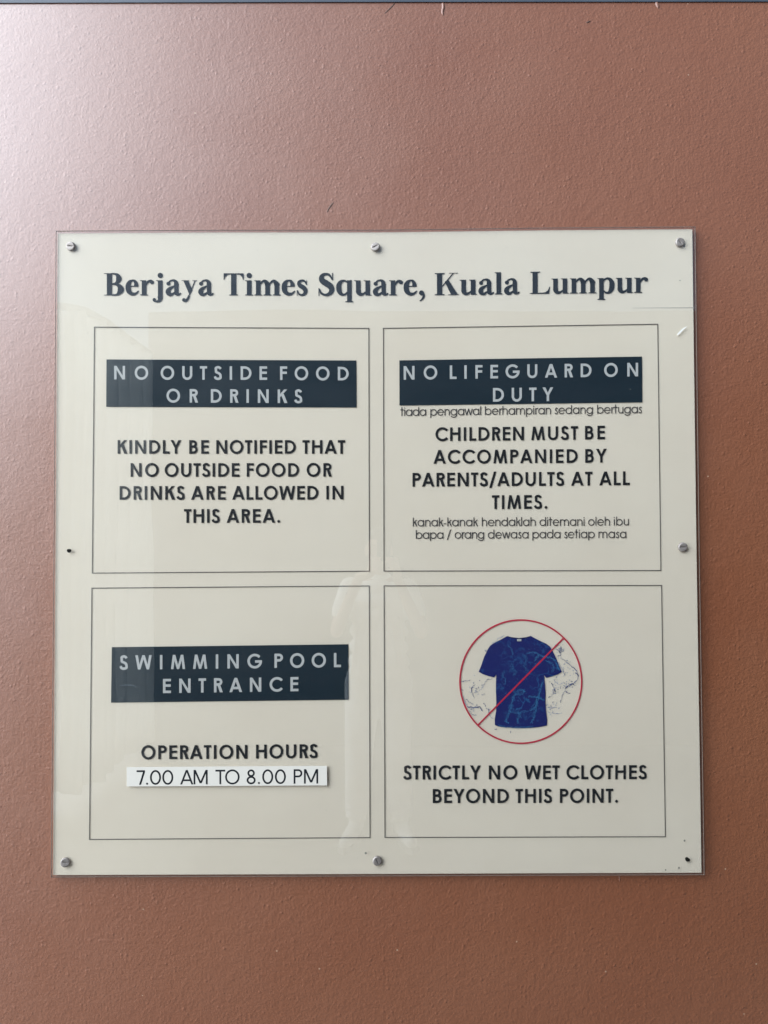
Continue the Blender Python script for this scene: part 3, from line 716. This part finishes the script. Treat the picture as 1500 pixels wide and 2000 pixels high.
# joint in the backing film under the title, scratch in the acrylic, dust specks
M['seam'] = mat("film_seam", (.36, .31, .26), .5, .2)
flat_px('film_seam', ribbon([(1235, 601.6, .5), (1290, 601.4, 1.1), (1356, 601.2, 1.6)]), Y_BACK-1e-4, M['seam'], sign)
M['scratch'] = mat("scratch_white", (.80, .78, .72), .3, .5)
sc_ = flat_px('scratch', ribbon(catmull([(1322, 655, .8), (1327, 650, 3.4), (1334, 643, 2.6), (1341, 638, 1.0)], 4)), Y_AC1-1e-4, M['scratch'], sign)
M['scr2'] = mat("fine_scratch", (.16, .19, .22), .4, .5)
flat_px('scratch', ribbon(catmull([(234, 1339, .4), (245, 1338, .9), (256, 1338, .8), (266, 1341, .3)], 4)), Y_AC1-1e-4, M['scr2'], sign)
M['dirt'] = mat("dirt_speck", (.22, .21, .17), .7, .2)
dirt = []
for x, y, r in ((714.4, 1666.3, 2.4), (1337, 1642, 2), (1326, 1695, 2), (1300, 1699, 1.6), (1328, 548, 1.2), (1231, 760, .8)):
    dirt += ball(x, y, r, 9)
rd = random.Random(11)
for _ in range(46):
    x, y = rd.uniform(120, 1350), rd.uniform(470, 1700)
    dirt += ball(x, y, rd.choice((.35, .4, .5, .65)), 6)
do = flat_px('dirt_specks', dirt, Y_AC1-8e-5, M['dirt'], sign); do['kind'] = 'stuff'

# screws
M['steel'] = noisy("dull_steel", (.22, .19, .17), (.36, .32, .29), 90, .55, .5, .3, 300, .45, .0005)
M['slotm'] = mat("slot_shadowed_steel", (.12, .11, .10), .5, .4, .7)
def make_screw_mesh():
    bm = bmesh.new(); seg = 28
    prof = [(.0, .0), (.0095, .0), (.0112, .0008), (.0118, .0020), (.0118, .0062)]    # radius, depth behind the face
    rings = []
    # face with a cross recess: build as rings and push the recess in
    radii = [.0016, .0034, .0052, .0070, .0088, .0104, .0113, .0118, .0118]
    yy = [0, 0, 0, 0, 0, .0003, .0011, .0024, .0065]
    for r, d in zip(radii, yy):
        ring = []
        for i in range(seg):
            t = 2*math.pi*i/seg; x, z = r*math.cos(t), r*math.sin(t)
            dd = d
            if abs(z) < .0011 and abs(x) < .0080: dd = d + .0022
            ring.append(bm.verts.new((x, dd, z)))
        rings.append(ring)
    c = bm.verts.new((0, .0022, 0))
    for i in range(seg): bm.faces.new((c, rings[0][i], rings[0][(i+1) % seg]))
    for a in range(len(rings)-1):
        for i in range(seg):
            j = (i+1) % seg; bm.faces.new((rings[a][i], rings[a+1][i], rings[a+1][j], rings[a][j]))
    bmesh.ops.recalc_face_normals(bm, faces=bm.faces[:])
    me = bpy.data.meshes.new('screw'); bm.to_mesh(me); bm.free(); me.materials.append(M['steel'])
    for p in me.polygons: p.use_smooth = True
    return me
sm = make_screw_mesh()
for (px, py, rot, tx, tz, lab) in ((137, 480.5, 8, -.10, .12, 'bright screw at the top left corner of the board'), (733, 481, -25, -.05, -.15, 'screw at the middle of the top edge'),
                              (1329, 472.5, 50, .05, .1, 'dull screw at the top right corner of the board'), (1334.5, 1069, 2, .0, .1, 'brownish screw at the middle of the right edge'),
                              (127, 1685, 20, .14, -.14, 'tilted screw at the bottom left corner'), (737, 1682.5, 65, .08, -.05, 'screw at the middle of the bottom edge')):
    y = Y_AC1 - .0024
    x, z = P(px, py, y)
    o = bpy.data.objects.new('screw', sm); link(o, sign)
    o.location = (x, y, z); o.rotation_euler = (tz, R(rot), tx); o['label'] = lab
# empty screw holes: flat discs, the shade inside painted on as dark colour
M['hole'] = mat("hole_shade", (.012, .011, .009), .8, .1)
def hole(px, py, rx, rz, tilt, lab):
    bm = bmesh.new(); n = 20; y = Y_AC1 - 2e-4
    x, z = P(px, py, y); s = 2.0/1500
    o1 = []; o2 = []
    for i in range(n):
        t = 2*math.pi*i/n; a, c = rx*s*math.cos(t), rz*s*math.sin(t)*(1+.12*math.sin(3*t))
        a, c = a*math.cos(tilt)-c*math.sin(tilt), a*math.sin(tilt)+c*math.cos(tilt)
        o1.append(bm.verts.new((x+a, y, z+c))); o2.append(bm.verts.new((x+a*.8, y-.00005, z+c*.8)))
    for i in range(n): bm.faces.new((o1[i], o1[(i+1) % n], o2[(i+1) % n], o2[i]))
    bm.faces.new(o2)
    bmesh.ops.recalc_face_normals(bm, faces=bm.faces[:])
    o = obj_bm('screw_hole', bm, M['hole'], sign); o['label'] = lab
hole(135, 1075.6, 4.6, 3.7, 0, 'small empty hole at the middle of the left edge')
hole(1342.8, 1678.6, 5.3, 3.9, R(-38), 'larger empty hole at the bottom right corner')

# ------------------------------------------------------------------ the place seen mirrored in the sheet
M['floor'] = noisy("tile_floor", (.12, .11, .095), (.16, .145, .13), 4, .4, .5)
fl = obj('floor', [(-14, 0.2, -.03), (10, .2, -.03), (10, -12, -.03), (-14, -12, -.03)], [(0, 1, 2, 3)], M['floor']); tag(fl, kind='structure')
M['owall'] = noisy("beige_wall", (.075, .038, .025), (.095, .048, .032), 2, .7, .3)
YW = -4.3
def ppm(px, py, ydepth):
    """point of the real place whose mirror image in the sheet falls at this pixel"""
    dm = -ydepth + .024
    u = (px-750)/FPX; v = (1000-py)/FPX
    dy = math.cos(PITCH)-v*math.sin(PITCH); dz = math.sin(PITCH)+v*math.cos(PITCH)
    t = (CAM_D - .024 + (-ydepth - .024))/dy
    return u*t, CAM_Z + dz*t
ow = bmesh.new()
xl = ppm(286, 1000, YW)[0]; zt = ppm(750, 606, YW)[1]
box(ow, xl, 9, YW-.2, YW, -.03, zt)
o = obj_bm('opposite_wall', ow, M['owall']); tag(o, kind='structure')
fix_normals(o)
# curtain at the left; side run and height shaped to shade the board's right
TRACK = catmull([(-3.0, -2.80), (-2.45, -2.82), (-2.02, -2.90), (-1.92, -3.2), (-1.90, -3.7), (-1.89, -4.2)], 10)
def curtain():
    """pleated drape that follows the bent rail"""
    seg = [0.0]
    for a, b in zip(TRACK, TRACK[1:]): seg.append(seg[-1] + math.hypot(b[0]-a[0], b[1]-a[1]))
    n, mrows = 320, 14
    V_ = []; F_ = []
    for j in range(mrows+1):
        s = j/mrows; z = .06 + 3.06*s
        for i in range(n+1):
            t = i/n; d = t*seg[-1]
            k = max(0, min(len(TRACK)-2, next((q for q in range(len(seg)-1) if seg[q+1] >= d), len(TRACK)-2)))
            a, b = TRACK[k], TRACK[k+1]; f = (d-seg[k])/(seg[k+1]-seg[k])
            tx, ty = (b[0]-a[0])/(seg[k+1]-seg[k]), (b[1]-a[1])/(seg[k+1]-seg[k])
            off = .065*math.sin(d*27 + 1.2*math.sin(d*5) + .5*s)*(1-.35*s) + .018*math.sin(d*97+2) + .03*(1-s)*math.sin(d*7+s*2)
            sh = .07*(math.sin(s*3.0) + .4*math.sin(s*7+1))*math.sin(d*1.2)
            V_.append((a[0]+(b[0]-a[0])*f - ty*off + tx*sh, a[1]+(b[1]-a[1])*f + tx*off + ty*sh, z))
    for j in range(mrows):
        for i in range(n):
            a = j*(n+1)+i; F_.append([a, a+1, a+n+2, a+n+1])
    c = obj('fabric', V_, F_, M['cloth'], None, True)
    md = c.modifiers.new('thickness', 'SOLIDIFY'); md.thickness = .003
    return c
M['cloth'] = noisy("white_curtain", (.72, .72, .70), (.78, .78, .76), 12, .8, .2)
_m = M['cloth']; _b = _m.node_tree.nodes['Principled BSDF']; _o = _m.node_tree.nodes['Material Output']
_t = N(_m, 'ShaderNodeBsdfTranslucent'); _t.inputs[0].default_value = (.8, .8, .78, 1)
_x = N(_m, 'ShaderNodeMixShader'); _x.inputs[0].default_value = .4
L(_m, _b.outputs[0], _x.inputs[1]); L(_m, _t.outputs[0], _x.inputs[2]); L(_m, _x.outputs[0], _o.inputs['Surface'])
cur = empty('curtain', (-2.0, -2.95, 0))
tag(cur, 'white pleated curtain mirrored faintly in the left of the board', 'curtain')
cf = curtain(); cf.parent = cur; cf.location = -cur.location
M['rod'] = mat("dark_rod", (.25, .24, .22), .4, .5, .6)
bm = bmesh.new()
for (ax, ay), (bx_, by_) in zip(TRACK, TRACK[1:]):
    l = math.hypot(bx_-ax, by_-ay); nx, ny = -(by_-ay)/l*.015, (bx_-ax)/l*.015
    vs = [bm.verts.new((x, y, z)) for z in (3.12, 3.16) for x, y in ((ax+nx, ay+ny), (ax-nx, ay-ny), (bx_-nx, by_-ny), (bx_+nx, by_+ny))]
    for q in ((0,1,2,3), (4,7,6,5), (0,4,5,1), (1,5,6,2), (2,6,7,3), (3,7,4,0)): bm.faces.new([vs[k] for k in q])
rod = obj_bm('curtain_rail', bm, M['rod'], cur); rod.location = -cur.location; fix_normals(rod)

# ------------------------------------------------------------------ the photographer, mirrored in the sheet
M['skin'] = noisy("skin", (.60, .40, .30), (.66, .45, .35), 30, .5, .4)
M['tee'] = noisy("white_tee", (.88, .88, .84), (.92, .92, .88), 20, .85, .2, .6, 12, 0, .03)
M['trs'] = noisy("pale_trousers", (.78, .78, .78), (.88, .88, .88), 14, .8, .2, .8, 14, 0, .04)
M['hair'] = noisy("dark_hair", (.06, .05, .045), (.10, .085, .075), 80, .5, .4, .6, 200)
M['shoe'] = noisy("white_shoe", (.82, .82, .79), (.88, .88, .85), 20, .6, .4)
M['sole'] = mat("shoe_sole", (.35, .34, .32), .7, .3)
M['phone'] = mat("phone_back", (.04, .045, .05), .2, .5)
M['lens'] = mat("lens_glass", (.01, .01, .015), .05, .8)

def capsule(bm, p0, r0, p1, r1, seg=16):
    p0, p1 = Vector(p0), Vector(p1); ax = (p1-p0); l = ax.length or 1e-5; ax = ax/l
    up = Vector((0, 0, 1)) if abs(ax.z) < .9 else Vector((1, 0, 0))
    u = ax.cross(up).normalized(); v = ax.cross(u)
    rings = []
    for (c, r, angs) in ((p0, r0, (-75, -50, -25, 0)), (p1, r1, (0, 25, 50, 75))):
        for a in angs:
            cc = c + ax*r*math.sin(R(a)); rr = r*math.cos(R(a))
            rings.append([bm.verts.new(cc + (u*math.cos(2*math.pi*i/seg) + v*math.sin(2*math.pi*i/seg))*rr) for i in range(seg)])
    for a in range(len(rings)-1):
        for i in range(seg):
            j = (i+1) % seg; bm.faces.new((rings[a][i], rings[a][j], rings[a+1][j], rings[a+1][i]))
    bm.faces.new(rings[0][::-1]); bm.faces.new(rings[-1])

def ellip(bm, c, r, rot=None):
    mt = Matrix.Translation(c) @ (rot or Matrix.Identity(4)) @ Matrix.Diagonal((*r, 1))
    bmesh.ops.create_uvsphere(bm, u_segments=24, v_segments=16, radius=1, matrix=mt)

def fuse(bm, name, m, parent, vox, smooth=6):
    bmesh.ops.recalc_face_normals(bm, faces=bm.faces[:])
    o = obj_bm(name, bm, m, parent, True)
    md = o.modifiers.new('fuse', 'REMESH'); md.mode = 'VOXEL'; md.voxel_size = vox; md.use_smooth_shade = True
    ms = o.modifiers.new('soften', 'SMOOTH'); ms.factor = .5; ms.iterations = smooth
    return o

def person():
    root = empty('person', (-.03, -2.36, 0))
    tag(root, 'person in white top and pale trousers photographing the board, mirrored in its middle', 'person')
    cx, cy = 0.0, 0.0      # local coordinates; +y faces the wall
    sh = {}
    bm = bmesh.new()
    # head and neck (slightly bowed to the screen)
    hz = 1.585
    ellip(bm, (0, -.01, hz+.03), (.074, .092, .088)); ellip(bm, (0, .018, hz-.035), (.058, .068, .070))
    ellip(bm, (0, .088, hz-.005), (.012, .020, .024))                       # nose
    ellip(bm, (0, .084, hz+.018), (.009, .010, .020))
    for s in (-1, 1):
        ellip(bm, (s*.074, -.012, hz), (.010, .020, .032))                  # ears
        ellip(bm, (s*.030, .070, hz+.036), (.024, .014, .008))              # brow
        ellip(bm, (s*.031, .070, hz+.018), (.013, .010, .008))              # eyes
        ellip(bm, (s*.036, .050, hz-.02), (.022, .025, .022))
    ellip(bm, (0, .078, hz-.044), (.024, .012, .006)); ellip(bm, (0, .076, hz-.055), (.020, .012, .007))
    ellip(bm, (0, .058, hz-.082), (.024, .024, .018))
    capsule(bm, (0, -.02, 1.40), .058, (0, -.005, 1.52), .052)
    # torso
    for z, rx, ry in ((.92, .155, .105), (1.0, .145, .10), (1.08, .135, .095), (1.16, .145, .10), (1.24, .160, .108), (1.32, .165, .105), (1.38, .135, .085)):
        ellip(bm, (0, -.01, z), (rx, ry, .085))
    # legs
    for s in (-1, 1):
        capsule(bm, (s*.085, -.01, .88), .092, (s*.11, .01, .50), .058)
        capsule(bm, (s*.11, .01, .50), .056, (s*.125, -.02, .10), .036)
        capsule(bm, (s*.125, -.03, .06), .032, (s*.165, .13, .035), .028)
    # arms and hands holding the phone
    for s in (-1, 1):
        shd = (s*.170, -.01, 1.375); elb = (s*.235, .09, 1.145); wr = (s*.100+.03*(s<0)*0, .285, 1.455)
        capsule(bm, shd, .050, elb, .037); capsule(bm, elb, .037, wr, .024)
        # palm beside the phone edge (the phone sits at local x=.03)
        px = .03 + s*.060
        palm0 = Vector((px + s*.012, .305, 1.475)); palm1 = Vector((px + s*.004, .322, 1.545))
        capsule(bm, wr, .024, palm0, .024); 
        capsule(bm, palm0 + Vector((0, .012, 0)), .019, palm1 + Vector((0, .010, 0)), .017); capsule(bm, palm0 - Vector((0, .014, 0)), .018, palm1 - Vector((0, .008, .01)), .016)
        for k, (zz, ln) in enumerate(((1.490, .034), (1.510, .042), (1.530, .044), (1.549, .040))):
            a = Vector((px + s*.006, .338, zz)); b_ = a + Vector((-s*.014, .026, .004)); c_ = b_ + Vector((-s*ln*.55, .010, .004)); d_ = c_ + Vector((-s*ln*.4, -.007, .001))
            r = (.0072, .0078, .0080, .0078)[k]
            capsule(bm, a, r*1.1, b_, r*1.02, 10); capsule(bm, b_, r*1.02, c_, r*.95, 10); capsule(bm, c_, r*.95, d_, r*.8, 10)
        a = palm0 + Vector((-s*.004, -.018, .01)); b_ = a + Vector((-s*.012, -.006, .030)); c_ = b_ + Vector((-s*.014, .004, .026))
        capsule(bm, a, .012, b_, .0105, 10); capsule(bm, b_, .0105, c_, .0085, 10)
    fuse(bm, 'body', M['skin'], root, .0052, 3)
    # top with short sleeves
    bm = bmesh.new()
    for z, rx, ry in ((.90, .185, .130), (.97, .180, .128), (1.05, .172, .122), (1.14, .168, .120), (1.23, .178, .124), (1.31, .182, .122), (1.375, .155, .098), (1.405, .10, .075)):
        ellip(bm, (0, -.01, z), (rx, ry, .07))
    for s in (-1, 1):
        capsule(bm, (s*.160, -.01, 1.378), .062, (s*.205, .045, 1.252), .060)
    for k in range(9):
        x = -.15 + .0375*k
        capsule(bm, (x, .095 + .012*math.sin(k*2.1), .90), .014, (x*.7 + .02*math.sin(k*1.7), .100, 1.22), .008)
    t = fuse(bm, 'shirt', M['tee'], root, .011, 3); t['label'] = 'loose white short-sleeved top'
    # trousers
    bm = bmesh.new()
    ellip(bm, (0, -.01, .89), (.165, .120, .10))
    rr = random.Random(5)
    for s in (-1, 1):
        capsule(bm, (s*.085, -.01, .86), .108, (s*.108, .01, .50), .080)
        capsule(bm, (s*.108, .01, .50), .080, (s*.125, -.02, .14), .068)
        for k in range(16):
            z = .12 + k*.043; r0 = .07 + (z > .5)*.012
            a = rr.uniform(-1.2, 1.2)
            x = s*(.125-.02*(z-.14)/.36)
            capsule(bm, (x - r0*.75, r0*.55, z + .02*a), .012, (x + r0*.75, r0*.62, z - .025*a), .013)
    t = fuse(bm, 'trousers', M['trs'], root, .010, 2); t['label'] = 'loose pale creased trousers'
    # hair
    bm = bmesh.new()
    ellip(bm, (0, -.022, hz+.048), (.080, .092, .082)); ellip(bm, (0, .03, hz+.088), (.062, .058, .034)); ellip(bm, (0, -.06, hz), (.070, .055, .07))
    fuse(bm, 'hair', M['hair'], root, .008, 2)
    for s in (-1, 1):
        bm = bmesh.new()
        capsule(bm, (s*.123, -.05, .045), .043, (s*.150, .07, .040), .040); capsule(bm, (s*.150, .07, .036), .040, (s*.178, .16, .026), .034)
        capsule(bm, (s*.125, -.03, .06), .045, (s*.126, -.025, .105), .046)
        bmesh.ops.bisect_plane(bm, geom=bm.verts[:]+bm.edges[:]+bm.faces[:], plane_co=(0, 0, -.025), plane_no=(0, 0, 1), clear_inner=True)
        sh_ = fuse(bm, 'shoe', M['shoe'], root, .008, 2)
        bm = bmesh.new()
        pts = [(s*.085, -.10), (s*.16, -.10), (s*.20, .06), (s*.222, .17), (s*.185, .205), (s*.145, .18), (s*.105, .06)]
        vb = [bm.verts.new((x, y, -.028)) for x, y in pts]; vt = [bm.verts.new((x, y, .006)) for x, y in pts]
        n = len(pts)
        for i in range(n): bm.faces.new((vb[i], vb[(i+1) % n], vt[(i+1) % n], vt[i]))
        bm.faces.new(vb[::-1]); bm.faces.new(vt); bmesh.ops.recalc_face_normals(bm, faces=bm.faces[:])
        obj_bm('sole', bm, M['sole'], sh_)
    return root
person()
# phone held upright; the picture is taken through the lens at its top edge
ph = empty('phone', (0, -2.018, 1.55)); tag(ph, 'dark phone held upright in both hands in front of the face', 'phone')
bm = bmesh.new(); box(bm, -.036, .036, -.004, .004, -.012, .142)
bmesh.ops.bevel(bm, geom=bm.edges[:], offset=.0025, segments=2, affect='EDGES')
obj_bm('phone_case', bm, M['phone'], ph)
bm = bmesh.new()
bmesh.ops.create_cone(bm, cap_ends=True, segments=24, radius1=.0075, radius2=.0075, depth=.004, matrix=Matrix.Translation((0, .0055, .130)) @ Matrix.Rotation(R(90), 4, 'X'))
obj_bm('lens', bm, M['lens'], ph)
